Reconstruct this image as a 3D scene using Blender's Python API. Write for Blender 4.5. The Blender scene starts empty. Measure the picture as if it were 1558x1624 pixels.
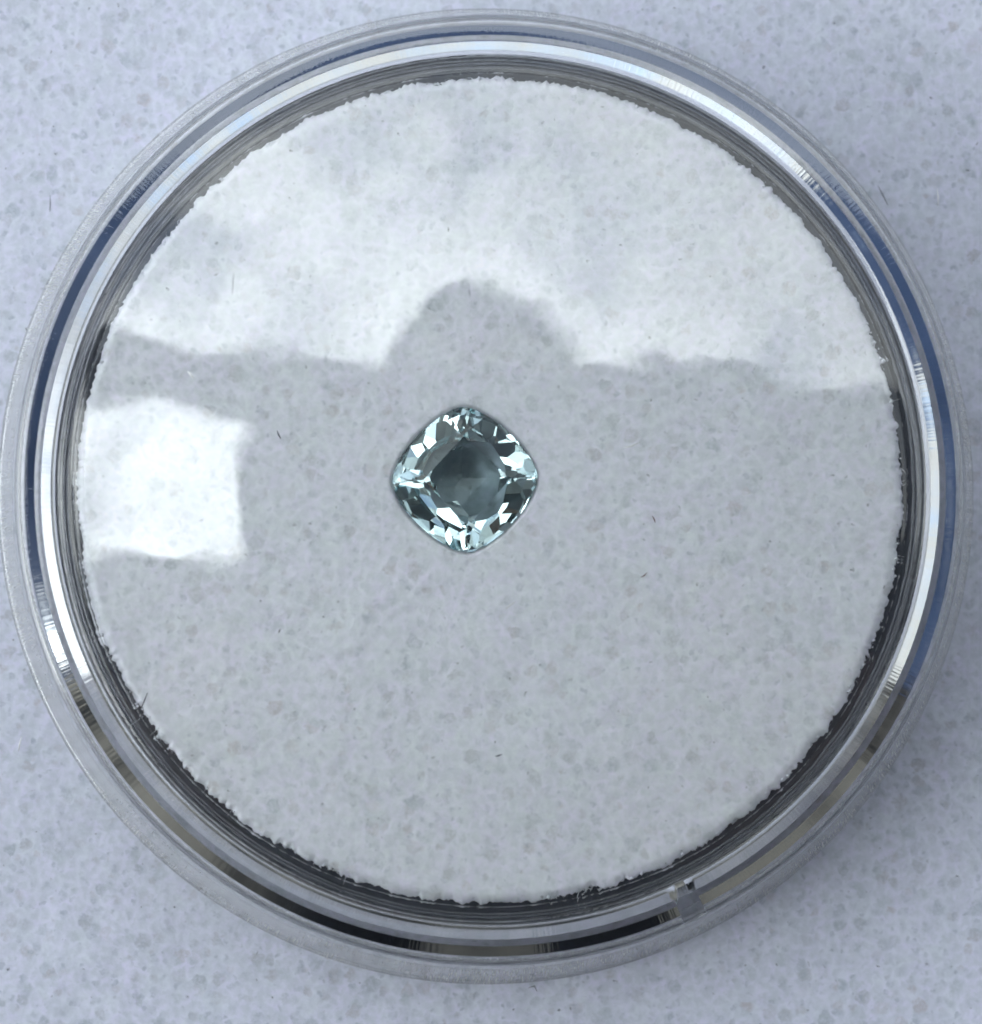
import bpy, bmesh, math, random
import numpy as np
from mathutils import Vector, Matrix, noise as mnoise

S = bpy.context.scene
MM = 0.001                      # everything below is written in millimetres
PI = math.pi

# ------------------------------------------------------------------ camera
CAM = Vector((-3.62, -4.62, 159.0))
TGT = Vector((0.08, -0.82, 4.0))
cd = bpy.data.cameras.new("camera")
cam = bpy.data.objects.new("camera", cd)
S.collection.objects.link(cam)
S.camera = cam
cam.location = CAM * MM
fw = (TGT - CAM).normalized()
rt = fw.cross(Vector((0, 1, 0))).normalized()
up = rt.cross(fw)
cam.matrix_world = Matrix(((rt.x, up.x, -fw.x, CAM.x * MM), (rt.y, up.y, -fw.y, CAM.y * MM),
                           (rt.z, up.z, -fw.z, CAM.z * MM), (0, 0, 0, 1)))
cd.sensor_fit = 'VERTICAL'
cd.sensor_height = 24.0
cd.lens = 24.0 * 38.4 * (TGT - CAM).length / 1624.0
cd.clip_start = 0.01
cd.clip_end = 1000.0
cd.dof.use_dof = True
cd.dof.focus_distance = 0.1545
cd.dof.aperture_fstop = cd.lens / 2.7      # a lens opening of 2.7 mm, as in a telephone

# ------------------------------------------------------------------ world: blue sky with broken cloud
SUN_EL, SUN_AZ = math.radians(51), math.radians(211)     # azimuth clockwise from +Y
W = bpy.data.worlds.new("World")
S.world = W
W.use_nodes = True
nt = W.node_tree
nt.nodes.clear()
def N(tree, typ, **kw):
    n = tree.nodes.new(typ)
    for k, v in kw.items():
        if k.startswith('i_'):
            n.inputs[k[2:].replace('_', ' ')].default_value = v
        else:
            setattr(n, k, v)
    return n
out = N(nt, 'ShaderNodeOutputWorld')
bg = N(nt, 'ShaderNodeBackground')
bg.inputs['Strength'].default_value = 0.15
sky = N(nt, 'ShaderNodeTexSky', sky_type='NISHITA', sun_disc=False)
sky.sun_elevation, sky.sun_rotation = SUN_EL, SUN_AZ
sky.air_density = 1.0
sky.dust_density = 1.0
tc = N(nt, 'ShaderNodeTexCoord')
sep = N(nt, 'ShaderNodeSeparateXYZ')
nt.links.new(tc.outputs['Generated'], sep.inputs[0])
mx = N(nt, 'ShaderNodeMath', operation='MAXIMUM')
mx.inputs[1].default_value = 0.08
nt.links.new(sep.outputs['Z'], mx.inputs[0])
dv = N(nt, 'ShaderNodeVectorMath', operation='DIVIDE')
cz = N(nt, 'ShaderNodeCombineXYZ')
for i in range(3):
    nt.links.new(mx.outputs[0], cz.inputs[i])
nt.links.new(tc.outputs['Generated'], dv.inputs[0])
nt.links.new(cz.outputs[0], dv.inputs[1])
cn = N(nt, 'ShaderNodeTexNoise', noise_dimensions='3D')
cn.inputs['Scale'].default_value = 3.4
cn.inputs['Detail'].default_value = 6
cn.inputs['Roughness'].default_value = 0.5
cn.inputs['Distortion'].default_value = 0.3
off = N(nt, 'ShaderNodeVectorMath', operation='ADD')
off.inputs[1].default_value = (0.2, 3.3, 5.1)
nt.links.new(dv.outputs[0], off.inputs[0])
nt.links.new(off.outputs[0], cn.inputs['Vector'])
cr = N(nt, 'ShaderNodeMapRange', interpolation_type='SMOOTHSTEP')
cr.inputs['From Min'].default_value = 0.26
cr.inputs['From Max'].default_value = 0.58
cr.inputs['To Min'].default_value = 0.1
nt.links.new(cn.outputs['Fac'], cr.inputs['Value'])
# sunlit cloud: brightest on the side of the sun
sdot = N(nt, 'ShaderNodeVectorMath', operation='DOT_PRODUCT')
sdot.inputs[1].default_value = (math.sin(SUN_AZ) * math.cos(SUN_EL), math.cos(SUN_AZ) * math.cos(SUN_EL), math.sin(SUN_EL))
nt.links.new(tc.outputs['Generated'], sdot.inputs[0])
sfac = N(nt, 'ShaderNodeMapRange')
sfac.inputs['From Min'].default_value = 0.3
sfac.inputs['From Max'].default_value = 0.9
sfac.inputs['To Min'].default_value = 0.12
sfac.inputs['To Max'].default_value = 1.0
nt.links.new(sdot.outputs['Value'], sfac.inputs['Value'])
CLOUD = (25.0, 26.6, 26.6)
cn2 = N(nt, 'ShaderNodeTexNoise')
cn2.inputs['Scale'].default_value = 8.0
cn2.inputs['Detail'].default_value = 5
cn2.inputs['Roughness'].default_value = 0.5
nt.links.new(off.outputs[0], cn2.inputs['Vector'])
cm2 = N(nt, 'ShaderNodeMapRange')
cm2.inputs['From Min'].default_value = 0.3
cm2.inputs['From Max'].default_value = 0.7
cm2.inputs['To Min'].default_value = 0.72
cm2.inputs['To Max'].default_value = 1.18
nt.links.new(cn2.outputs['Fac'], cm2.inputs['Value'])
sfm = N(nt, 'ShaderNodeMath', operation='MULTIPLY')
nt.links.new(sfac.outputs[0], sfm.inputs[0])
nt.links.new(cm2.outputs[0], sfm.inputs[1])
ccol = N(nt, 'ShaderNodeVectorMath', operation='SCALE')
ccol.inputs[0].default_value = CLOUD
nt.links.new(sfm.outputs[0], ccol.inputs['Scale'])
cmix = N(nt, 'ShaderNodeMix', data_type='RGBA')
nt.links.new(cr.outputs['Result'], cmix.inputs['Factor'])
nt.links.new(sky.outputs[0], cmix.inputs[6])
nt.links.new(ccol.outputs[0], cmix.inputs[7])
nt.links.new(cmix.outputs[2], bg.inputs['Color'])
nt.links.new(bg.outputs[0], out.inputs[0])

# ------------------------------------------------------------------ sun (veiled by cloud)
sd = bpy.data.lights.new("sun", 'SUN')
sd.energy = 0.5
sd.angle = math.radians(20)
sd.color = (1.0, 0.95, 0.88)
so = bpy.data.objects.new("sun", sd)
S.collection.objects.link(so)
sdir = Vector((math.sin(SUN_AZ) * math.cos(SUN_EL), math.cos(SUN_AZ) * math.cos(SUN_EL), math.sin(SUN_EL)))
so.rotation_euler = sdir.to_track_quat('Z', 'Y').to_euler()
so.location = sdir * 3

S.view_settings.view_transform = 'Standard'
S.view_settings.look = 'None'
S.view_settings.gamma = 1.0
S.view_settings.exposure = 0.92
S.cycles.max_bounces = 28
S.cycles.transmission_bounces = 26
S.cycles.glossy_bounces = 16
S.cycles.diffuse_bounces = 4
S.cycles.transparent_max_bounces = 16
S.cycles.caustics_refractive = True
S.cycles.caustics_reflective = True
S.cycles.blur_glossy = 0.3
S.cycles.sample_clamp_indirect = 8.0
S.cycles.use_denoising = True

# ------------------------------------------------------------------ helpers
def link(name, me, mat=None, parent=None):
    o = bpy.data.objects.new(name, me)
    S.collection.objects.link(o)
    if mat is not None:
        for m in (mat if isinstance(mat, (list, tuple)) else [mat]):
            me.materials.append(m)
    if parent is not None:
        o.parent = parent
    return o
def mesh(name, verts, faces, smooth=True):
    me = bpy.data.meshes.new(name)
    me.from_pydata([tuple(c * MM for c in v) for v in verts], [], faces)
    me.update()
    if smooth:
        me.polygons.foreach_set('use_smooth', [True] * len(me.polygons))
    return me
def tag(o, label=None, cat=None, group=None, kind=None):
    if label: o['label'] = label
    if cat: o['category'] = cat
    if group: o['group'] = group
    if kind: o['kind'] = kind
    return o
def empty(name, loc=(0, 0, 0)):
    o = bpy.data.objects.new(name, None)
    o.empty_display_size = 0.01
    S.collection.objects.link(o)
    o.location = Vector(loc) * MM
    return o
def material(name):
    m = bpy.data.materials.new(name)
    m.use_nodes = True
    m.node_tree.nodes.clear()
    o = m.node_tree.nodes.new('ShaderNodeOutputMaterial')
    return m, m.node_tree, o
def L(t, a, b):
    t.links.new(a, b)

rng = np.random.default_rng(7)
random.seed(7)
_lat = rng.random((256, 256))
def vnoise(x, y):
    """smooth value noise, numpy arrays, one lattice cell per unit"""
    xi, yi = np.floor(x).astype(int), np.floor(y).astype(int)
    fx, fy = x - xi, y - yi
    fx = fx * fx * (3 - 2 * fx); fy = fy * fy * (3 - 2 * fy)
    a = _lat[xi & 255, yi & 255]; b = _lat[(xi + 1) & 255, yi & 255]
    c = _lat[xi & 255, (yi + 1) & 255]; d = _lat[(xi + 1) & 255, (yi + 1) & 255]
    return (a * (1 - fx) + b * fx) * (1 - fy) + (c * (1 - fx) + d * fx) * fy
def fbm(x, y, o=4):
    s, a, t = 0, 1.0, 0
    for k in range(o):
        s = s + a * vnoise(x * 2 ** k + 17.3 * k, y * 2 ** k + 5.1 * k); t += a; a *= 0.55
    return s / t

# ------------------------------------------------------------------ materials
def foam_material(name, base, contrast=1.0, seed=0.0):
    m, t, o = material(name)
    b = N(t, 'ShaderNodeBsdfPrincipled')
    b.inputs['Roughness'].default_value = 1.0
    b.inputs['Specular IOR Level'].default_value = 0.1
    tc = N(t, 'ShaderNodeTexCoord')
    mp = N(t, 'ShaderNodeMapping')
    mp.inputs['Scale'].default_value = (1000, 1000, 1000)      # millimetres
    mp.inputs['Location'].default_value = (seed, seed * 1.7, 0)
    L(t, tc.outputs['Object'], mp.inputs[0])
    # wobble the lookup so that the cells are not round
    wn = N(t, 'ShaderNodeTexNoise')
    wn.inputs['Scale'].default_value = 3.0; wn.inputs['Detail'].default_value = 5
    L(t, mp.outputs[0], wn.inputs['Vector'])
    ws = N(t, 'ShaderNodeVectorMath', operation='SUBTRACT'); ws.inputs[1].default_value = (.5, .5, .5)
    L(t, wn.outputs['Color'], ws.inputs[0])
    wm = N(t, 'ShaderNodeVectorMath', operation='SCALE'); wm.inputs['Scale'].default_value = 0.5
    L(t, ws.outputs[0], wm.inputs[0])
    wa = N(t, 'ShaderNodeVectorMath', operation='ADD')
    L(t, mp.outputs[0], wa.inputs[0]); L(t, wm.outputs[0], wa.inputs[1])
    gn = N(t, 'ShaderNodeTexNoise'); gn.inputs['Scale'].default_value = 6.0; gn.inputs['Detail'].default_value = 4; gn.inputs['Roughness'].default_value = .7
    L(t, mp.outputs[0], gn.inputs['Vector'])
    gr_ = N(t, 'ShaderNodeMapRange'); gr_.inputs['From Min'].default_value = .32; gr_.inputs['From Max'].default_value = .62
    gr_.inputs['To Min'].default_value = .25; gr_.inputs['To Max'].default_value = 1.35
    L(t, gn.outputs['Fac'], gr_.inputs['Value'])
    def spots(scale, r0, r1, soft, keep):
        v = N(t, 'ShaderNodeTexVoronoi', voronoi_dimensions='2D', feature='F1')
        v.inputs['Scale'].default_value = scale
        L(t, wa.outputs[0], v.inputs['Vector'])
        sp = N(t, 'ShaderNodeSeparateColor'); L(t, v.outputs['Color'], sp.inputs[0])
        rad = N(t, 'ShaderNodeMapRange'); rad.inputs['To Min'].default_value = r0; rad.inputs['To Max'].default_value = r1
        L(t, sp.outputs[0], rad.inputs['Value'])
        d = N(t, 'ShaderNodeMath', operation='SUBTRACT')
        L(t, rad.outputs[0], d.inputs[0]); L(t, v.outputs['Distance'], d.inputs[1])
        mr = N(t, 'ShaderNodeMapRange', interpolation_type='SMOOTHSTEP')
        mr.inputs['From Min'].default_value = 0.0; mr.inputs['From Max'].default_value = soft
        L(t, d.outputs[0], mr.inputs['Value'])
        k = N(t, 'ShaderNodeMath', operation='LESS_THAN'); k.inputs[1].default_value = keep
        L(t, sp.outputs[1], k.inputs[0])
        # each cell has its own strength
        st = N(t, 'ShaderNodeMath', operation='MULTIPLY'); L(t, mr.outputs[0], st.inputs[0]); L(t, k.outputs[0], st.inputs[1])
        s2 = N(t, 'ShaderNodeMath', operation='MULTIPLY'); L(t, st.outputs[0], s2.inputs[0]); L(t, sp.outputs[2], s2.inputs[1])
        s6 = N(t, 'ShaderNodeMath', operation='MULTIPLY'); L(t, s2.outputs[0], s6.inputs[0]); L(t, gr_.outputs[0], s6.inputs[1])
        return s6.outputs[0], sp
    s1, c1 = spots(1.25, 0.16, 0.52, 0.22, 1.0)
    s2, c2 = spots(2.3, 0.05, 0.40, 0.18, 0.75)
    s4, c4 = spots(0.95, 0.10, 0.44, 0.26, 0.9)
    s5, c5 = spots(1.8, 0.08, 0.45, 0.22, 0.9)
    s3, c3 = spots(1.6, 0.03, 0.12, 0.05, 0.22)
    def rgbmix(fac, a, bcol, amt):
        mu = N(t, 'ShaderNodeMath', operation='MULTIPLY'); mu.inputs[1].default_value = amt
        L(t, fac, mu.inputs[0])
        x = N(t, 'ShaderNodeMix', data_type='RGBA')
        L(t, mu.outputs[0], x.inputs['Factor'])
        if isinstance(a, tuple): x.inputs[6].default_value = a
        else: L(t, a, x.inputs[6])
        if isinstance(bcol, tuple): x.inputs[7].default_value = bcol
        else: L(t, bcol, x.inputs[7])
        return x.outputs[2]
    # slow tint change between lilac and grey green
    tn = N(t, 'ShaderNodeTexNoise'); tn.inputs['Scale'].default_value = 0.9; tn.inputs['Detail'].default_value = 4
    tn.inputs['Roughness'].default_value = 0.7
    L(t, mp.outputs[0], tn.inputs['Vector'])
    tr = N(t, 'ShaderNodeMapRange'); tr.inputs['From Min'].default_value = .35; tr.inputs['From Max'].default_value = .65
    L(t, tn.outputs['Fac'], tr.inputs['Value'])
    r_, g_, b_ = base
    col = rgbmix(tr.outputs[0], (r_ * 0.965, g_ * 1.0, b_ * 0.955, 1), (r_ * 1.0, g_ * 0.965, b_ * 1.03, 1), 1.0)
    fine = N(t, 'ShaderNodeTexNoise'); fine.inputs['Scale'].default_value = 2.8; fine.inputs['Detail'].default_value = 5
    fine.inputs['Roughness'].default_value = 0.65
    L(t, mp.outputs[0], fine.inputs['Vector'])
    fr = N(t, 'ShaderNodeMapRange'); fr.inputs['From Min'].default_value = .4; fr.inputs['From Max'].default_value = .72
    L(t, fine.outputs['Fac'], fr.inputs['Value'])
    col = rgbmix(fr.outputs[0], col, (r_ * .80, g_ * .83, b_ * .82, 1), 0.62 * contrast)
    wv = N(t, 'ShaderNodeTexVoronoi', voronoi_dimensions='2D', feature='DISTANCE_TO_EDGE'); wv.inputs['Scale'].default_value = 1.9
    L(t, wa.outputs[0], wv.inputs['Vector'])
    wr = N(t, 'ShaderNodeMapRange', interpolation_type='SMOOTHSTEP'); wr.inputs['From Min'].default_value = .03; wr.inputs['From Max'].default_value = .34
    L(t, wv.outputs['Distance'], wr.inputs['Value'])
    wf = N(t, 'ShaderNodeMath', operation='MULTIPLY'); L(t, wr.outputs[0], wf.inputs[0]); L(t, gr_.outputs[0], wf.inputs[1])
    col = rgbmix(wf.outputs[0], col, (r_ * .81, g_ * .84, b_ * .82, 1), 0.5 * contrast)
    warm = rgbmix(c1.outputs[1], (r_ * .62, g_ * .68, b_ * .66, 1), (r_ * .72, g_ * .68, b_ * .64, 1), 1.0)
    col = rgbmix(s1, col, warm, 0.62 * contrast)
    col = rgbmix(s4, col, (r_ * .70, g_ * .75, b_ * .71, 1), 0.55 * contrast)
    col = rgbmix(s5, col, (r_ * .66, g_ * .70, b_ * .70, 1), 0.5 * contrast)
    col = rgbmix(s2, col, (r_ * .58, g_ * .62, b_ * .63, 1), 0.55 * contrast)
    col = rgbmix(s3, col, (r_ * .28, g_ * .29, b_ * .28, 1), 0.75 * contrast)
    L(t, col, b.inputs['Base Color'])
    hs = N(t, 'ShaderNodeMath', operation='ADD'); L(t, s1, hs.inputs[0]); L(t, s3, hs.inputs[1])
    h2 = N(t, 'ShaderNodeMath', operation='SUBTRACT'); L(t, fine.outputs['Fac'], h2.inputs[0]); L(t, hs.outputs[0], h2.inputs[1])
    bp = N(t, 'ShaderNodeBump'); bp.inputs['Strength'].default_value = 0.16; bp.inputs['Distance'].default_value = 0.00012
    L(t, h2.outputs[0], bp.inputs['Height']); L(t, bp.outputs[0], b.inputs['Normal'])
    L(t, b.outputs[0], o.inputs[0])
    return m
M_SHEET = foam_material("foam_sheet_white", (0.63, 0.64, 0.755), 1.35, 0.0)
M_PAD = foam_material("foam_pad_white", (0.875, 0.88, 0.945), 0.98, 31.0)

M_BLACK = foam_material("foam_pad_black", (0.095, 0.1, 0.118), 0.8, 77.0)

M_PIT_SHADE = foam_material("foam_pit_shaded", (0.38, 0.395, 0.43), 0.8, 55.0)  # foam under the gem, greyed: the pit's shade is put into the colour

def acrylic(name, kind):
    """clear moulded plastic; kind: pane, rim, cup"""
    m, t, o = material(name)
    g = N(t, 'ShaderNodeBsdfGlass')
    g.inputs['IOR'].default_value = 1.53
    g.inputs['Color'].default_value = (0.99, 0.992, 0.992, 1)
    g.inputs['Roughness'].default_value = 0.0
    tc = N(t, 'ShaderNodeTexCoord')
    mp = N(t, 'ShaderNodeMapping'); mp.inputs['Scale'].default_value = (1000, 1000, 1000)
    L(t, tc.outputs['Object'], mp.inputs[0])
    sp = N(t, 'ShaderNodeSeparateXYZ'); L(t, mp.outputs[0], sp.inputs[0])
    at = N(t, 'ShaderNodeMath', operation='ARCTAN2'); L(t, sp.outputs[1], at.inputs[0]); L(t, sp.outputs[0], at.inputs[1])
    if kind == 'pane':
        n = N(t, 'ShaderNodeTexNoise'); n.inputs['Scale'].default_value = 0.17; n.inputs['Detail'].default_value = 2
        L(t, mp.outputs[0], n.inputs['Vector'])
        bp = N(t, 'ShaderNodeBump'); bp.inputs['Strength'].default_value = 1.0; bp.inputs['Distance'].default_value = 0.00006
        L(t, n.outputs['Fac'], bp.inputs['Height']); L(t, bp.outputs[0], g.inputs['Normal'])
    else:
        # fine scratches running across the rim, in patches
        sc = N(t, 'ShaderNodeMath', operation='MULTIPLY'); sc.inputs[1].default_value = 160.0 if kind == 'rim' else 330.0; L(t, at.outputs[0], sc.inputs[0])
        cb = N(t, 'ShaderNodeCombineXYZ'); L(t, sc.outputs[0], cb.inputs[0])
        rr = N(t, 'ShaderNodeMath', operation='MULTIPLY'); rr.inputs[1].default_value = 0.35; L(t, sp.outputs[2], rr.inputs[0])
        L(t, rr.outputs[0], cb.inputs[1])
        if kind == 'cup':
            ln = N(t, 'ShaderNodeVectorMath', operation='LENGTH'); fl = N(t, 'ShaderNodeCombineXYZ')
            L(t, sp.outputs[0], fl.inputs[0]); L(t, sp.outputs[1], fl.inputs[1]); L(t, fl.outputs[0], ln.inputs[0])
            mr_ = N(t, 'ShaderNodeMath', operation='MULTIPLY'); mr_.inputs[1].default_value = 9.0; L(t, ln.outputs['Value'], mr_.inputs[0])
            mz_ = N(t, 'ShaderNodeMath', operation='MULTIPLY'); mz_.inputs[1].default_value = 7.0; L(t, sp.outputs[2], mz_.inputs[0])
            L(t, mr_.outputs[0], cb.inputs[1]); L(t, mz_.outputs[0], cb.inputs[2])
            sc.inputs[1].default_value = 5.0
        n = N(t, 'ShaderNodeTexNoise'); n.inputs['Scale'].default_value = 1.0; n.inputs['Detail'].default_value = 1.5 if kind == 'rim' else 3 if kind == 'wall' else 5
        n.inputs['Roughness'].default_value = 0.6
        L(t, cb.outputs[0], n.inputs['Vector'])
        bp = N(t, 'ShaderNodeBump'); bp.inputs['Strength'].default_value = 0.05 if kind == 'rim' else 0.2 if kind == 'wall' else 0.6
        bp.inputs['Distance'].default_value = 0.00005
        L(t, n.outputs['Fac'], bp.inputs['Height']); L(t, bp.outputs[0], g.inputs['Normal'])
    if kind == 'wall':
        # rubbed, scratched plastic: part of the light is scattered
        d = N(t, 'ShaderNodeBsdfTranslucent'); d.inputs['Color'].default_value = (.9, .9, .89, 1)
        d2 = N(t, 'ShaderNodeBsdfDiffuse'); d2.inputs['Color'].default_value = (.9, .9, .89, 1)
        dm = N(t, 'ShaderNodeMixShader'); L(t, d.outputs[0], dm.inputs[1]); L(t, d2.outputs[0], dm.inputs[2])
        pn = N(t, 'ShaderNodeTexNoise'); pn.inputs['Scale'].default_value = .16; pn.inputs['Detail'].default_value = 2; L(t, mp.outputs[0], pn.inputs['Vector'])
        pr = N(t, 'ShaderNodeMapRange'); pr.inputs['From Min'].default_value = .42; pr.inputs['From Max'].default_value = .62; L(t, pn.outputs['Fac'], pr.inputs['Value'])
        sr = N(t, 'ShaderNodeMapRange'); sr.inputs['From Min'].default_value = .52; sr.inputs['From Max'].default_value = .72; L(t, n.outputs['Fac'], sr.inputs['Value'])
        sm = N(t, 'ShaderNodeMath', operation='MULTIPLY'); L(t, pr.outputs[0], sm.inputs[0]); L(t, sr.outputs[0], sm.inputs[1])
        sa = N(t, 'ShaderNodeMath', operation='MULTIPLY_ADD'); sa.inputs[1].default_value = .8; sa.inputs[2].default_value = .24; L(t, sm.outputs[0], sa.inputs[0])
        fx = N(t, 'ShaderNodeMixShader'); L(t, sa.outputs[0], fx.inputs[0]); L(t, g.outputs[0], fx.inputs[1]); L(t, dm.outputs[0], fx.inputs[2])
        L(t, fx.outputs[0], o.inputs[0])
        return m
    L(t, g.outputs[0], o.inputs[0])
    return m
M_PANE = acrylic("clear_acrylic_pane", 'pane')
M_RIM = acrylic("clear_acrylic_rim", 'rim')
M_WALLP = acrylic("scratched_acrylic_wall", 'wall')
M_CUP = acrylic("clear_acrylic_cup", 'cup')

def gem_material():
    m, t, o = material("pale_teal_gem")
    g = N(t, 'ShaderNodeBsdfGlass')
    g.inputs['IOR'].default_value = 1.63
    g.inputs['Color'].default_value = (0.885, 0.943, 0.948, 1)
    g.inputs['Roughness'].default_value = 0.0
    L(t, g.outputs[0], o.inputs[0])
    return m
M_GEM = gem_material()

def plain(name, col, rough=0.7, spec=0.4, bump=0.0, bscale=200):
    m, t, o = material(name)
    b = N(t, 'ShaderNodeBsdfPrincipled')
    b.inputs['Base Color'].default_value = (*col, 1)
    b.inputs['Roughness'].default_value = rough
    b.inputs['Specular IOR Level'].default_value = spec
    n = N(t, 'ShaderNodeTexNoise'); n.inputs['Scale'].default_value = bscale; n.inputs['Detail'].default_value = 4
    tc = N(t, 'ShaderNodeTexCoord'); L(t, tc.outputs['Object'], n.inputs['Vector'])
    mr = N(t, 'ShaderNodeMix', data_type='RGBA')
    L(t, n.outputs['Fac'], mr.inputs['Factor'])
    mr.inputs[6].default_value = (*[c * .8 for c in col], 1); mr.inputs[7].default_value = (*[min(1, c * 1.15) for c in col], 1)
    L(t, mr.outputs[2], b.inputs['Base Color'])
    if bump:
        bp = N(t, 'ShaderNodeBump'); bp.inputs['Strength'].default_value = bump; bp.inputs['Distance'].default_value = 0.002
        L(t, n.outputs['Fac'], bp.inputs['Height']); L(t, bp.outputs[0], b.inputs['Normal'])
    L(t, b.outputs[0], o.inputs[0])
    return m

# ------------------------------------------------------------------ setting
gm = mesh("ground", [(-3e5, -3e5, -6), (3e5, -3e5, -6), (3e5, 3e5, -6), (-3e5, 3e5, -6)], [(0, 1, 2, 3)], False)
tag(link("ground", gm, plain("pale_stone", (0.2, 0.2, 0.19), .9, .2, .4, 8)), kind='structure')

def foam_sheet():
    n, half = 420, 30.0
    a = np.linspace(-half, half, n)
    X, Y = np.meshgrid(a, a)
    Z = (fbm(X * 0.3, Y * 0.3, 3) - .5) * 0.2 + (fbm(X * 2.2 + 9, Y * 2.2, 3) - .5) * 0.07
    Z = Z - 0.12
    vs = np.stack([X, Y, Z], -1).reshape(-1, 3).tolist()
    fs = [(j * n + i, j * n + i + 1, (j + 1) * n + i + 1, (j + 1) * n + i) for j in range(n - 1) for i in range(n - 1)]
    # the sheet goes on, more coarsely, to 300 mm, and has a thickness
    edge = [i for i in range(n)] + [(j) * n + n - 1 for j in range(1, n)] + [(n - 1) * n + i for i in range(n - 2, -1, -1)] + [j * n for j in range(n - 2, 0, -1)]
    b0 = len(vs)
    for k in edge:
        x, y, z = vs[k]; vs.append([x * 8, y * 8, -0.1])
    b1 = len(vs)
    for k in edge:
        x, y, z = vs[k]; vs.append([x * 8, y * 8, -5.9])
    q = len(edge)
    for i in range(q):
        j = (i + 1) % q
        fs.append((edge[j], edge[i], b0 + i, b0 + j))
        fs.append((b0 + j, b0 + i, b1 + i, b1 + j))
    return mesh("foam_sheet", vs, fs)
tag(link("foam_sheet", foam_sheet(), M_SHEET), kind='structure')

def added_hills():
    """added dark slopes all round, out of view, mirrored in the jar's rim"""
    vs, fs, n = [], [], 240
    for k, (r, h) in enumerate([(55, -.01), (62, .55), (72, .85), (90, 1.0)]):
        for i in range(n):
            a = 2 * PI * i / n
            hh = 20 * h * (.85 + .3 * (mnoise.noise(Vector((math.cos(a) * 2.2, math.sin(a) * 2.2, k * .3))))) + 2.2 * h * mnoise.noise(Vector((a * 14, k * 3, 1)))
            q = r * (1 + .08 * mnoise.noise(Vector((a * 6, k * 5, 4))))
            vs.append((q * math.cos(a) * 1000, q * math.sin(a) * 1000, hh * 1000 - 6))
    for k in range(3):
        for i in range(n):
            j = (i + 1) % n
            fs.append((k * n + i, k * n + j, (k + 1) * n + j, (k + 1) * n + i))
    return mesh("added_hills", vs, fs)
tag(link("added_hills", added_hills(), plain("added_hazy_dark_woodland", (.012, .021, .046), .95, .1, .6, .6)), kind='structure')  # slopes added for dark rim reflections; distance haze put into their blue colour

# ------------------------------------------------------------------ the round gem jar
ZT = 9.0           # height of the lid's top edge
RD = 92.0          # radius of the lid's dome
def dome(r, z0=ZT, re=17.6, R=RD):
    return z0 + math.sqrt(R * R - r * r) - math.sqrt(R * R - re * re)
GATE = math.radians(-64.7)
def lathe(prof, n=360, closed=False, gate=None):
    """prof: list of (r, z) (or a function of the angle giving one); returns verts, faces. r=0 at either end makes a pole."""
    vs, fs, rows = [], [], []
    P0 = prof(0.0) if callable(prof) else prof
    for k, (r, z) in enumerate(P0):
        if r == 0:
            rows.append([len(vs)]); vs.append((0, 0, z)); continue
        row = []
        for i in range(n):
            a = 2 * PI * i / n
            rr, zz = prof(a)[k] if callable(prof) else (r, z)
            row.append(len(vs)); vs.append((rr * math.cos(a), rr * math.sin(a), zz))
        rows.append(row)
    seq = list(range(len(rows))) + ([0] if closed else [])
    for a, b in zip(seq, seq[1:]):
        A, B = rows[a], rows[b]
        for i in range(n):
            j = (i + 1) % n
            if len(A) == 1: fs.append((A[0], B[i], B[j]))
            elif len(B) == 1: fs.append((A[i], B[0], A[j]))
            else: fs.append((A[i], B[i], B[j], A[j]))
    return vs, fs
def fix(me, smooth_angle=40):
    bm = bmesh.new(); bm.from_mesh(me)
    bmesh.ops.recalc_face_normals(bm, faces=bm.faces)
    for e in bm.edges:
        if len(e.link_faces) == 2 and e.calc_face_angle(0) > math.radians(smooth_angle): e.smooth = False
    for f in bm.faces: f.smooth = True
    bm.to_mesh(me); bm.free()
    return me
def arc(cx, cz, r, a0, a1, n):
    return [(cx + r * math.cos(math.radians(a0 + (a1 - a0) * i / n)), cz + r * math.sin(math.radians(a0 + (a1 - a0) * i / n))) for i in range(n + 1)]

jar = empty("gem_jar")
tag(jar, "round clear acrylic gem jar with closed lid lying on white foam", "gem jar")

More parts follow.
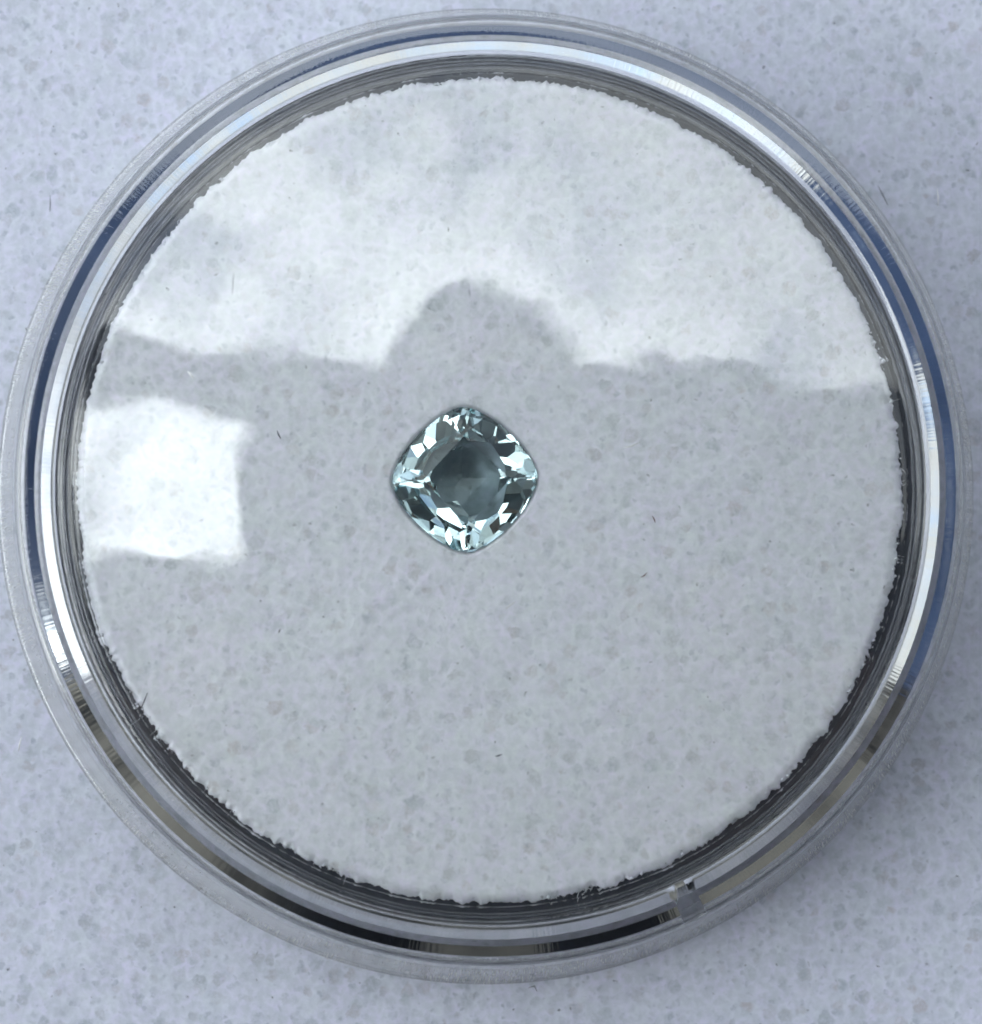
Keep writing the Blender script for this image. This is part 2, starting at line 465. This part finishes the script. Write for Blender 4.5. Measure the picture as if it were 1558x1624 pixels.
# lid: the domed pane and the rim are one moulding; the pane is a solid of its own let into the rim (0.004 mm air)
RE = 17.2
top = [(0, dome(0, re=RE))] + [(r, dome(r, re=RE)) for r in np.linspace(0.8, RE, 40)]
ridges = [(16.98, 0), (16.95, -.01), (16.91, 0), (16.7, 0), (16.67, -.008), (16.62, 0)]
bot = [(r, dome(r, re=RE) - 1.1) for r in (RE, 17.14)] + [(17.1, dome(17.1, re=RE) - 1.118), (17.05, dome(17.05, re=RE) - 1.1)] + [(r, dome(r, re=RE) - 1.1 + d) for r, d in ridges] + \
      [(r, dome(r, re=RE) - 1.1) for r in np.linspace(16.2, 0.8, 40)] + [(0, dome(0, re=RE) - 1.1)]
def lid_prof(a):
    g = abs((a - GATE + PI) % (2 * PI) - PI) < math.radians(1.25)      # where the plastic ran in: the hollow corner is filled
    # hollow corner of the underside: wall, outer chamfer, flat, inner chamfer
    corner = ([(18.9, .30), (18.72, .32), (18.32, .33), (18.28, .34), (18.06, 7.62), (17.66, 7.90)] if g else
              [(18.92, 6.0), (18.74, ZT - 1.69), (18.32, ZT - 1.345), (18.28, ZT - 1.34), (18.06, ZT - 1.335), (17.66, ZT - 1.037)])
    return (top
    + [(17.28, ZT - .03), (17.36, ZT - .11), (17.44, ZT - .13), (17.52, ZT - .07)]              # shallow groove round the pane
    + [(17.60, ZT - .03), (18.0, ZT - .04), (18.5, ZT - .05), (18.74, ZT - .07)]
    + arc(18.76, ZT - .37, .30, 84, 10, 6)                                                      # edge of the lid
    + [(19.12, ZT - 1.0), (19.42, 6.3), (19.95, 3.6), (20.36, 1.3), (20.58, .3), (20.66, .12), (20.64, .04), (20.58, .02)]
    + [(20.15, .02), (20.05, .08), (19.6, 2.6), (19.2, 4.6)] + corner
    + [(17.62, ZT - 1.03), (17.5, ZT - 1.03), (17.44, ZT - 1.08), (17.34, ZT - 1.09)]
    + bot)
def split_lid():
    vs, fs = lathe(lid_prof, 720)
    me = fix(mesh("lid", vs, fs), 19)
    return me
lid = link("lid", split_lid(), [M_PANE, M_RIM, M_WALLP], jar)
for p in lid.data.polygons:
    c = p.center
    q = math.hypot(c.x, c.y) / MM
    p.material_index = 0 if q < RE else 2 if c.z / MM < 6.9 and q > 19.2 and p.normal.z > -.1 and p.normal.x * c.x + p.normal.y * c.y > 0 else 1

cup_prof = [(0, .25), (17.2, .25), (17.8, .3), (18.05, .5), (18.1, 1.2), (18.08, 4.0), (18.04, 7.2), (17.98, 7.34), (17.86, 7.38), (17.68, 7.38),
            (17.6, 7.34), (17.55, 7.26), (17.47, 7.24), (17.42, 7.1), (17.36, 4.0), (17.3, 1.6), (17.1, 1.25), (16.4, 1.2), (0, 1.2)]
cv, cf = lathe(cup_prof, 360)
link("cup", fix(mesh("cup", cv, cf), 26), M_CUP, jar)

# ------------------------------------------------------------------ foam pad inside the jar
GC = (-1.06, 0.4)          # where the gem lies
GROT = math.radians(2)
PADZ = 7.05
def gem_r(theta, p=1.42, a=3.03):
    c, s = math.sqrt(math.cos(theta) ** 2 + .013), math.sqrt(math.sin(theta) ** 2 + .013)
    return a / (c ** p + s ** p) ** (1 / p)
def foam_pad():
    na, nr = 1400, 150
    rs = np.concatenate([np.linspace(0, 3.6, 50)[1:], np.linspace(3.6, 16.65, nr)[1:]])
    th = np.linspace(0, 2 * PI, na, endpoint=False)
    vs, fs = [(GC[0], GC[1], PADZ - 2.6)], []
    # rings centred on the gem near it and on the jar at the edge
    for k, r in enumerate(rs):
        w = min(1, max(0, (r - 3.6) / 8.0)); w = w * w * (3 - 2 * w)
        edge = max(0, (r - 15.4) / 1.5)
        for t in th:
            rr = r
            x, y = GC[0] * (1 - w) + rr * math.cos(t), GC[1] * (1 - w) + rr * math.sin(t)
            vs.append((x, y, 0))
    V = np.array(vs)
    n = len(rs)
    R = np.repeat(rs, na); T = np.tile(th, n)
    X, Y = V[1:, 0], V[1:, 1]
    ragged = (fbm(T * 26, T * 0 + 3.3, 4) - .5) * 0.55 + (fbm(T * 7, T * 0 + 8.1, 3) - .5) * .25 + (vnoise(T * 110, T * 0 + 4.4) - .5) * .3 + (vnoise(T * 200, T * 0 + 6.4) - .5) * .2
    k = np.clip((R - 15.6) / 1.3, 0, 1) ** 2
    f = 1 + ragged * k / np.maximum(R, 1)
    X *= f; Y *= f
    Z = PADZ + (fbm(X * .35 + 40, Y * .35 + 40, 3) - .5) * .12 + (fbm(X * 2.4 + 70, Y * 2.4 + 70, 3) - .5) * .05
    Z -= np.clip((R - 16.2) / .7, 0, 1) ** 2 * (0.35 + 0.5 * vnoise(T * 30, T * 0 + 1))
    gr = np.array([gem_r(t - GROT) for t in T])
    d = np.clip((gr + .12 - R) / gr, 0, 1)
    Z -= d * 2.75
    V[1:, 2] = Z
    vs = V.tolist()
    for i in range(na):
        fs.append((0, 1 + i, 1 + (i + 1) % na))
    for j in range(n - 1):
        a, b = 1 + j * na, 1 + (j + 1) * na
        for i in range(na):
            q = (i + 1) % na
            fs.append((a + i, b + i, b + q, a + q))
    # cut side of the white layer, then the black layer under it
    def ringrow(z, r0, amp, k):
        b = len(vs)
        for i in range(na):
            t = 2 * PI * i / na
            r = r0 + (fbm(np.array([t * 34 + k]), np.array([k * 3.3]), 4)[0] - .5) * amp
            vs.append((r * math.cos(t), r * math.sin(t), z))
        return b
    last = 1 + (n - 1) * na
    def skin(rows, dst):
        for a, b in zip(rows, rows[1:]):
            for i in range(na):
                q = (i + 1) % na
                dst.append((a + i, b + i, b + q, a + q))
    white, black, pit = [], [], []
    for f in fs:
        (pit if max(vs[k][2] for k in f) < PADZ - .45 else white).append(f)  # deep faces of the dent take the shaded grey
    skin([last, ringrow(PADZ - .8, 16.62, .35, 1), ringrow(PADZ - 1.3, 16.5, .3, 2), ringrow(PADZ - 1.32, 15.0, .3, 2)], white)
    rows = [ringrow(PADZ - 1.28, 15.2, .2, 4), ringrow(PADZ - 1.02, 16.5, .5, 5), ringrow(PADZ - .98, 16.95, .4, 6), ringrow(PADZ - 1.2, 17.2, .2, 7),
            ringrow(4.0, 17.24, .1, 8), ringrow(1.3, 17.05, .1, 9), ringrow(1.26, 16.0, .1, 9)]
    skin(rows, black)
    c = len(vs); vs.append((0, 0, 1.26))
    for i in range(na):
        black.append((rows[-1] + i, c, rows[-1] + (i + 1) % na))
    res = []
    for nm, ff in (("white_layer", white), ("black_layer", black), ("gem_pit", pit)):
        used = sorted({k for f in ff for k in f}); mp_ = {k: q for q, k in enumerate(used)}
        res.append(mesh(nm, [vs[k] for k in used], [tuple(mp_[k] for k in f) for f in ff]))
    return res
pad = empty("foam_pad", (0, 0, 0))
tag(pad, "white foam disc with torn edge and black underside, inside the jar", "foam pad")
wl, bl, sl = foam_pad()
link("white_layer", wl, M_PAD, pad)
link("black_layer", bl, M_BLACK, pad)
link("gem_pit", sl, M_PIT_SHADE, pad)
def torn_edge():
    """crumbs and shreds of foam standing out from the cut edge of the disc"""
    vs, fs, dark = [], [], set()
    for k in range(5200):
        a = random.uniform(0, 2 * PI)
        dens = fbm(np.array([a * 8]), np.array([2.2]), 3)[0]
        if random.random() > (dens - .22) * 2.0: continue
        r = random.uniform(16.3, 16.62) + (dens - .5) * .35
        z = PADZ - random.uniform(0.08, .75)
        c = Vector((r * math.cos(a), r * math.sin(a), z))
        s_ = random.uniform(.03, .085)
        b = len(vs); f0 = len(fs); dk = random.random() < .6
        if dk: c.z -= .12
        if random.random() < .8:             # a crumb: an uneven octahedron
            for d in ((1, 0, 0), (0, 1, 0), (-1, 0, 0), (0, -1, 0), (0, 0, 1), (0, 0, -1)):
                vs.append(c + Vector(d) * s_ * random.uniform(.5, 1.9) + Vector((random.gauss(0, .02), random.gauss(0, .02), 0)))
            for q in range(4):
                fs.append((b + q, b + (q + 1) % 4, b + 4)); fs.append((b + (q + 1) % 4, b + q, b + 5))
        else:                                # a curved shred
            da = a + random.gauss(0, 1.2); ln = random.uniform(.15, .4); w = random.uniform(.012, .022); cv_ = random.gauss(0, .9)
            for q in range(4):
                t = q / 3
                p = c + Vector((math.cos(da + cv_ * t), math.sin(da + cv_ * t), random.uniform(-.2, .5))) * ln * t
                sd_ = Vector((-math.sin(da), math.cos(da), 0)) * w * (1 - t * .8)
                vs += [p - sd_, p + sd_, p + Vector((0, 0, w * 1.4))]
            for q in range(3):
                m0, m1 = b + q * 3, b + q * 3 + 3
                for u, v in ((0, 1), (1, 2), (2, 0)):
                    fs.append((m0 + u, m0 + v, m1 + v, m1 + u))
        if dk: dark.update(range(f0, len(fs)))
    me = mesh("torn_edge", vs, fs)
    me.materials.append(M_PAD); me.materials.append(M_BLACK)
    for k in dark: me.polygons[k].material_index = 1
    return me
tag(link("torn_edge", torn_edge(), None, pad), kind='stuff')

# ------------------------------------------------------------------ gemstone: a square cushion cut, corner upward
# facet rings: how many, first direction, slope in degrees, height at the outline, inset from it, side
CROWN = [(4, 45, 36, .10), (4, 0, 34, .14), (16, 11.25, 44, .08), (16, 0, 39, .1), (8, 22.5, 37, .1), (4, 45, 27, .42, .6), (8, 22.5, 30, .5, .6)]
PAVILION = [(8, 22.5, 43, -.1, 0, -1), (8, 0, 46, -.2, 0.1, -1), (16, 11.25, 52, -.05, 0, -1), (8, 22.5, 37, -.5, .3, -1), (16, 11.25, 42, -.3, .2, -1),
            (4, 45, 22, -.8, 0, -1)]
def gem():
    zg = PADZ + 0.02              # girdle
    n = 96
    bm = bmesh.new()
    lo, hi = [], []
    for i in range(n):
        t = 2 * PI * i / n; r = gem_r(t)
        lo.append(bm.verts.new((r * math.cos(t), r * math.sin(t), -6)))
        hi.append(bm.verts.new((r * math.cos(t), r * math.sin(t), 6)))
    bm.faces.new(hi); bm.faces.new(list(reversed(lo)))
    for i in range(n):
        j = (i + 1) % n
        bm.faces.new((lo[i], lo[j], hi[j], hi[i]))
    pts = [(gem_r(2 * PI * i / 360) * math.cos(2 * PI * i / 360), gem_r(2 * PI * i / 360) * math.sin(2 * PI * i / 360)) for i in range(360)]
    def support(t):
        return max(x * math.cos(t) + y * math.sin(t) for x, y in pts)
    def cut(t, slope_deg, z_at_edge, inset=0.0, sgn=1):
        """facet whose plane meets the outline's support line (less inset) at height z_at_edge"""
        s = math.radians(slope_deg)
        no = Vector((math.sin(s) * math.cos(t), math.sin(s) * math.sin(t), sgn * math.cos(s)))
        h = support(t) - inset
        co = Vector((h * math.cos(t), h * math.sin(t), z_at_edge))
        g = bmesh.ops.bisect_plane(bm, geom=bm.verts[:] + bm.edges[:] + bm.faces[:], plane_co=co, plane_no=no, clear_outer=True, dist=1e-5)
        ed = [e for e in g['geom_cut'] if isinstance(e, bmesh.types.BMEdge)]
        bmesh.ops.holes_fill(bm, edges=ed, sides=0)
    rj = random.Random(4)
    J = lambda d: rj.uniform(-d, d)
    TOP = 0.78
    # table
    g = bmesh.ops.bisect_plane(bm, geom=bm.verts[:] + bm.edges[:] + bm.faces[:], plane_co=(0, 0, TOP), plane_no=(0.01, -0.015, 1), clear_outer=True, dist=1e-5)
    bmesh.ops.holes_fill(bm, edges=[e for e in g['geom_cut'] if isinstance(e, bmesh.types.BMEdge)], sides=0)
    D = math.radians
    def ring(n, t0, slope, z, inset=0.0, sgn=1, js=1.0):
        for k in range(n):
            cut(D(t0 + 360 / n * k) + J(.02), slope + J(js * 2.5), z, inset, sgn)
    for r in CROWN: ring(*r)
    for r in PAVILION: ring(*r)
    bmesh.ops.recalc_face_normals(bm, faces=bm.faces)
    root = empty("gemstone", (GC[0], GC[1], zg))
    root.rotation_euler = (0.02, 0.02, GROT)
    tag(root, "small pale teal cushion cut gemstone set corner up on the foam under the lid", "gemstone")
    groups = {'table': [], 'crown': [], 'girdle': [], 'pavilion': []}
    for f in bm.faces:
        nz = f.normal.z
        key = 'table' if nz > .995 else 'crown' if nz > .12 else 'pavilion' if nz < -.12 else 'girdle'
        groups[key].append([tuple(v.co) for v in f.verts])
    bm.free()
    for key, polys in groups.items():
        vs, fs = [], []
        idx = {}
        for poly in polys:
            f = []
            for c in poly:
                q = tuple(round(x, 6) for x in c)
                if q not in idx:
                    idx[q] = len(vs); vs.append(q)
                f.append(idx[q])
            fs.append(f)
        link(key, mesh(key, vs, fs, smooth=False), M_GEM, root)
gem()

# ------------------------------------------------------------------ lint
def fibre(name, pts, w, mat):
    vs, fs = [], []
    P = [Vector(p) for p in pts]
    n = 5
    for k, p in enumerate(P):
        d = (P[min(k + 1, len(P) - 1)] - P[max(k - 1, 0)]).normalized()
        s = d.cross(Vector((0, 0, 1))).normalized(); u = s.cross(d)
        ww = w * (0.35 if k in (0, len(P) - 1) else 1)
        for i in range(n):
            a = 2 * PI * i / n
            vs.append(p + (s * math.cos(a) + u * math.sin(a)) * ww)
    for k in range(len(P) - 1):
        for i in range(n):
            j = (i + 1) % n
            fs.append((k * n + i, k * n + j, (k + 1) * n + j, (k + 1) * n + i))
    fs.append(tuple(reversed(range(n)))); fs.append(tuple(range((len(P) - 1) * n, len(P) * n)))
    return link(name, mesh(name, vs, fs), mat)

M_LW = plain("white_lint", (.85, .85, .85)); M_LG = plain("grey_lint", (.16, .17, .2)); M_LD = plain("dark_lint", (.07, .07, .075)); M_LR = plain("brown_lint", (.2, .11, .1))
LINT = [
 ("white", [(5.35, 1.69), (5.62, 1.75), (5.99, 1.92)], 7.32, .035, M_LW, "short white lint flake lying on the foam right of the gemstone"),
 ("dark", [(-14.04, -8.79), (-13.91, -8.54), (-13.76, -8.16)], 7.28, .035, M_LG, "thin slanted grey fibre on the foam at the lower left inside the jar"),
 ("dark", [(-8.59, 2.36), (-8.53, 2.2), (-8.44, 2.03)], 7.28, .04, M_LG, "short grey fleck on the foam to the left of the gemstone, beside the reflected window"),
 ("red", [(6.47, -1.05), (6.56, -1.2), (6.60, -1.33)], 7.28, .03, M_LR, "tiny brownish fleck on the foam right of the gemstone and below the white flake"),
 ("red", [(6.01, -3.52), (6.15, -3.45), (6.26, -3.32)], 7.28, .03, M_LR, "thin brownish fibre on the foam to the lower right of the gemstone"),
 ("white", [(0.59, -4.8), (0.75, -4.65), (0.98, -4.49)], 7.3, .03, M_LW, "pale short fibre on the foam just below the gemstone"),
 ("dark", [(0.16, -10.73), (0.3, -10.68), (0.44, -10.63)], 7.28, .035, M_LG, "tiny dark fleck lying flat on the foam well below the gemstone"),
 ("grey", [(-18.49, 12.67), (-18.47, 12.3), (-18.49, 11.98)], .1, .03, M_LG, "upright grey fibre on the white foam sheet at the upper left outside the jar"),
 ("dark", [(16.63, 13.17), (16.85, 12.75), (17.06, 12.33)], .12, .03, M_LG, "straight dark fibre on the foam sheet at the upper right beside the jar rim"),
 ("white", [(-19.75, -10.84), (-19.7, -10.5), (-19.62, -10.2)], .12, .03, M_LW, "white fibre on the foam sheet at the lower left outside the jar"),
 ("white", [(19.16, 13.04), (19.2, 12.7), (19.19, 12.29)], .12, .028, M_LW, "upright white fibre on the foam sheet at the upper right edge of the photo"),
 ("dark", [(1.75, -20.81), (2.01, -20.74), (2.12, -20.97)], .12, .03, M_LD, "tiny bent dark fibre on the foam sheet just below the jar rim"),
]
for kind, pts, z, w, m, lab in LINT:
    P = [(x, y, z + (.03 if k == 1 else 0)) for k, (x, y) in enumerate(pts)]
    tag(fibre("lint_fibre", P, w, m), lab, "lint", "lint and fibres on the foam")

for pts, w in (([(-12.13, 4.64), (-12.0, 4.52), (-11.88, 4.36)], .045), ([(-0.95, 8.08), (-.93, 7.8), (-0.9, 7.58)], .016), ([(-10.29, 8.57), (-10.33, 8.1), (-10.34, 7.66)], .014)):
    o = fibre("scratch", [(x, y, dome(math.hypot(x, y), re=RE)) for x, y in pts], w, M_LW if w > .03 else M_LG)
    o.parent = lid
dv_, df_ = [], []
for k in range(70):
    r, a = 16.8 * math.sqrt(random.random()), random.uniform(0, 2 * PI)
    c = Vector((r * math.cos(a), r * math.sin(a), dome(r, re=RE) + .008)); w = random.uniform(.008, .026); b = len(dv_)
    for d in ((1, 0, 0), (0, 1, 0), (-1, 0, 0), (0, -1, 0), (0, 0, .7), (0, 0, -.5)):
        dv_.append(c + Vector(d) * w * random.uniform(.5, 1.6))
    for q in range(4):
        df_.append((b + q, b + (q + 1) % 4, b + 4)); df_.append((b + (q + 1) % 4, b + q, b + 5))
tag(link("dust", mesh("dust", dv_, df_), M_LW, lid), kind='stuff')
# ------------------------------------------------------------------ the photographer and telephone, seen only as a reflection in the lid
M_COAT = plain("dark_navy_cloth", (.022, .024, .03), .9, .2, .5, 300)
M_SKIN = plain("skin", (.36, .22, .16), .5, .4, .2, 120)
M_HAIR = plain("dark_hair", (.02, .016, .013), .6, .4, .6, 250)
M_TROU = plain("dark_denim", (.03, .035, .05), .9, .2, .5, 400)
M_PHONE = plain("black_phone_glass", (.012, .012, .014), .15, .5)
def person():
    V, E_, Rr = [], [], []
    def v(p, r):
        V.append(Vector(p) * MM); Rr.append(r * MM); return len(V) - 1
    def chain(start, items):
        a = start
        for p, r in items:
            b = v(p, r); E_.append((a, b)); a = b
        return a
    pel = v((0, -400, 505), 165)
    belly = chain(pel, [((0, -280, 575), 165), ((0, -170, 640), 165)])
    chest = chain(belly, [((0, -50, 690), 165), ((0, 30, 735), 118)])
    neck = chain(chest, [((0, 62, 758), 66), ((0, 80, 765), 60)])
    chain(neck, [((0, 100, 775), 80), ((0, 125, 780), 82), ((0, 150, 790), 62)])
    # left arm (to the left in the picture): elbow far out, forearm back to the telephone
    def arm(sgn, shoulder, elbow, wrist, ru, rf):
        sh = chain(chest, [((sgn * 95, shoulder[1] - 18, 742), 70), (shoulder, ru + 12)])
        el = chain(sh, [([a * .5 + b * .5 for a, b in zip(shoulder, elbow)], ru), (elbow, ru)])
        mid = [(a + b) / 2 for a, b in zip(elbow, wrist)]
        wr = chain(el, [(mid, rf), (wrist, 27)])
        palm = chain(wr, [((wrist[0] - sgn * 34, wrist[1] + 14, wrist[2] - 10), 24)])
        px, py, pz = V[palm] / MM
        for k, (dy, ln) in enumerate([(34, 60), (14, 68), (-6, 64), (-26, 52)]):
            chain(palm, [((px - sgn * 6, py + dy, pz + 8), 10), ((px - sgn * (ln * .45), py + dy + 4, pz + 16), 8.5), ((px - sgn * (ln * .8), py + dy + 4, pz + 12), 7.5)])
        chain(palm, [((px + sgn * 2, py + 34, pz - 4), 11), ((px - sgn * 14, py + 50, pz - 6), 9)])
    for sx in (-1, 1):            # the open jacket hangs out at the sides
        chain(belly, [((sx * 95, -110, 650), 95), ((-118 if sx < 0 else 195, -15, 650), 80 if sx < 0 else 120), ((-122 if sx < 0 else 235, -60, 600), 60 if sx < 0 else 105)])
    for sx in (-1, 1):            # collar
        chain(chest, [((sx * 92, 86, 766), 62)])
    arm(-1, (-175, 112, 745), (-350, 112, 520), (-104, -92, 205), 29, 33)
    arm(1, (175, 72, 735), (300, 30, 505), (98, -80, 205), 60, 58)
    for s in (-1, 1):
        kn = chain(pel, [((s * 95, -405, 430), 100), ((s * 110, -385, 230), 80), ((s * 115, -370, 50), 58)])
        an = chain(kn, [((s * 112, -560, 45), 55), ((s * 108, -760, 38), 38)])
        chain(an, [((s * 108, -830, 30), 34), ((s * 108, -840, 110), 30)])
    me = bpy.data.meshes.new("person")
    me.from_pydata([tuple(p) for p in V], E_, [])
    o = bpy.data.objects.new("person", me)
    S.collection.objects.link(o)
    sk = o.modifiers.new("skin", 'SKIN'); sk.use_smooth_shade = True
    sub = o.modifiers.new("sub", 'SUBSURF'); sub.levels = sub.render_levels = 2
    bpy.context.view_layer.update()
    for d, r in zip(me.skin_vertices[0].data, Rr): d.radius = (r, r)
    me.skin_vertices[0].data[pel].use_root = True
    bpy.context.view_layer.update()
    ev = o.evaluated_get(bpy.context.evaluated_depsgraph_get())
    new = bpy.data.meshes.new_from_object(ev)
    o.modifiers.clear(); o.data = new; bpy.data.meshes.remove(me)
    for m in (M_COAT, M_SKIN, M_TROU): new.materials.append(m)
    for p in new.polygons:
        c = p.center / MM
        hand = c.z < 225 and c.y > -200 and abs(c.x) < 125
        p.material_index = 1 if hand or c.y > 62 and abs(c.x) < 90 and c.z > 690 else 2 if c.y < -360 and c.z < 520 else 0
        p.use_smooth = True
    tag(o, "kneeling person in a dark jacket leaning over the jar, mirrored in the lid", "person")
    # hair: a cap over the back and top of the head (upper side, away from the jar)
    bm = bmesh.new()
    bmesh.ops.create_uvsphere(bm, u_segments=28, v_segments=16, radius=1)
    for q in list(bm.verts):
        if q.co.z < -.15 and q.co.y < .55: bm.verts.remove(q)
    for q in bm.verts:
        d = 1 + .05 * mnoise.noise(q.co * 5)
        q.co = Vector((q.co.x * 88 * d, 116 + q.co.y * 92 * d, 790 + q.co.z * 88 * d)) * MM
    hm = bpy.data.meshes.new("hair"); bm.to_mesh(hm); bm.free()
    for p in hm.polygons: p.use_smooth = True
    link("hair", hm, M_HAIR, o)
    for s in (-1, 1):
        bm = bmesh.new(); bmesh.ops.create_uvsphere(bm, u_segments=12, v_segments=8, radius=.012)
        bmesh.ops.translate(bm, verts=bm.verts, vec=Vector((s * 32, 122, 706)) * MM)
        em = bpy.data.meshes.new("eye"); bm.to_mesh(em); bm.free(); link("eye", em, M_LW, o)
    bm = bmesh.new(); bmesh.ops.create_cone(bm, segments=10, radius1=.016, radius2=.006, depth=.05, cap_ends=True)
    bmesh.ops.rotate(bm, verts=bm.verts, matrix=Matrix.Rotation(math.radians(75), 3, 'X'))
    bmesh.ops.translate(bm, verts=bm.verts, vec=Vector((0, 104, 696)) * MM)
    em = bpy.data.meshes.new("nose"); bm.to_mesh(em); bm.free(); link("nose", em, M_SKIN, o)
person()
def phone():
    bm = bmesh.new()
    bmesh.ops.create_cube(bm, size=1)
    for q in bm.verts: q.co = Vector((q.co.x * 82, q.co.y * 156, q.co.z * 8)) * MM
    bmesh.ops.bevel(bm, geom=[e for e in bm.edges if abs((e.verts[0].co - e.verts[1].co).z) > .004], offset=.009, segments=5, affect='EDGES')
    bmesh.ops.bevel(bm, geom=[e for e in bm.edges if len(e.link_faces) == 2 and e.calc_face_angle(0) > 1.2], offset=.0015, segments=2, affect='EDGES')
    me = bpy.data.meshes.new("phone"); bm.to_mesh(me); bm.free()
    root = empty("phone", (-10, -52, 165.5))
    tag(root, "black phone held above the jar, mirrored in the lid", "phone")
    link("phone_case", me, M_PHONE, root)
    bm = bmesh.new(); bmesh.ops.create_cone(bm, segments=24, radius1=.008, radius2=.008, depth=.0012, cap_ends=True)
    bmesh.ops.translate(bm, verts=bm.verts, vec=(0.0065, .0475, -.0042))
    em = bpy.data.meshes.new("camera_lens"); bm.to_mesh(em); bm.free(); link("camera_lens", em, M_PHONE, root)
phone()

def box(name, lo, hi, mat, parent=None, bev=0):
    bm = bmesh.new(); bmesh.ops.create_cube(bm, size=1)
    for q in bm.verts: q.co = Vector([(l + h) / 2 + c * (h - l) for l, h, c in zip(lo, hi, q.co)]) * MM
    if bev: bmesh.ops.bevel(bm, geom=bm.edges[:], offset=bev * MM, segments=2, affect='EDGES')
    me = bpy.data.meshes.new(name); bm.to_mesh(me); bm.free()
    return link(name, me, mat, parent)
M_ADDED_WALL = plain("added_weathered_stone", (.16, .148, .135), .9, .2, .4, 1.6)
for nd in M_ADDED_WALL.node_tree.nodes:
    if nd.type == 'MIX':
        rp = N(M_ADDED_WALL.node_tree, 'ShaderNodeMapRange'); rp.inputs['From Min'].default_value = .42; rp.inputs['From Max'].default_value = .6
        src = nd.inputs['Factor'].links[0].from_socket
        L(M_ADDED_WALL.node_tree, src, rp.inputs['Value']); L(M_ADDED_WALL.node_tree, rp.outputs[0], nd.inputs['Factor'])
        nd.inputs[6].default_value = (.05, .05, .052, 1); nd.inputs[7].default_value = (.42, .39, .34, 1)
M_ADDED_TIMBER = plain("added_brown_timber", (.07, .045, .03), .8, .3, .4, 30)
added_porch = empty("added_porch", (0, -1500, -6))  # unseen wall and roof, added to cut the sky light on the jar
tag(added_porch, "added house wall and dark timber roof shading the jar from out of view, mirrored in the lid", "added_porch")
box("wall", (-3500, -250, 0), (3500, 0, 2600), M_ADDED_WALL, added_porch)
box("added_roof", (-1750, -250, 2603), (3800, 1360, 2720), M_ADDED_TIMBER, added_porch)
for x in range(-1650, 3601, 600):
    box("added_rafter", (x - 40, 2, 2480), (x + 40, 1340, 2601), M_ADDED_TIMBER, added_porch)
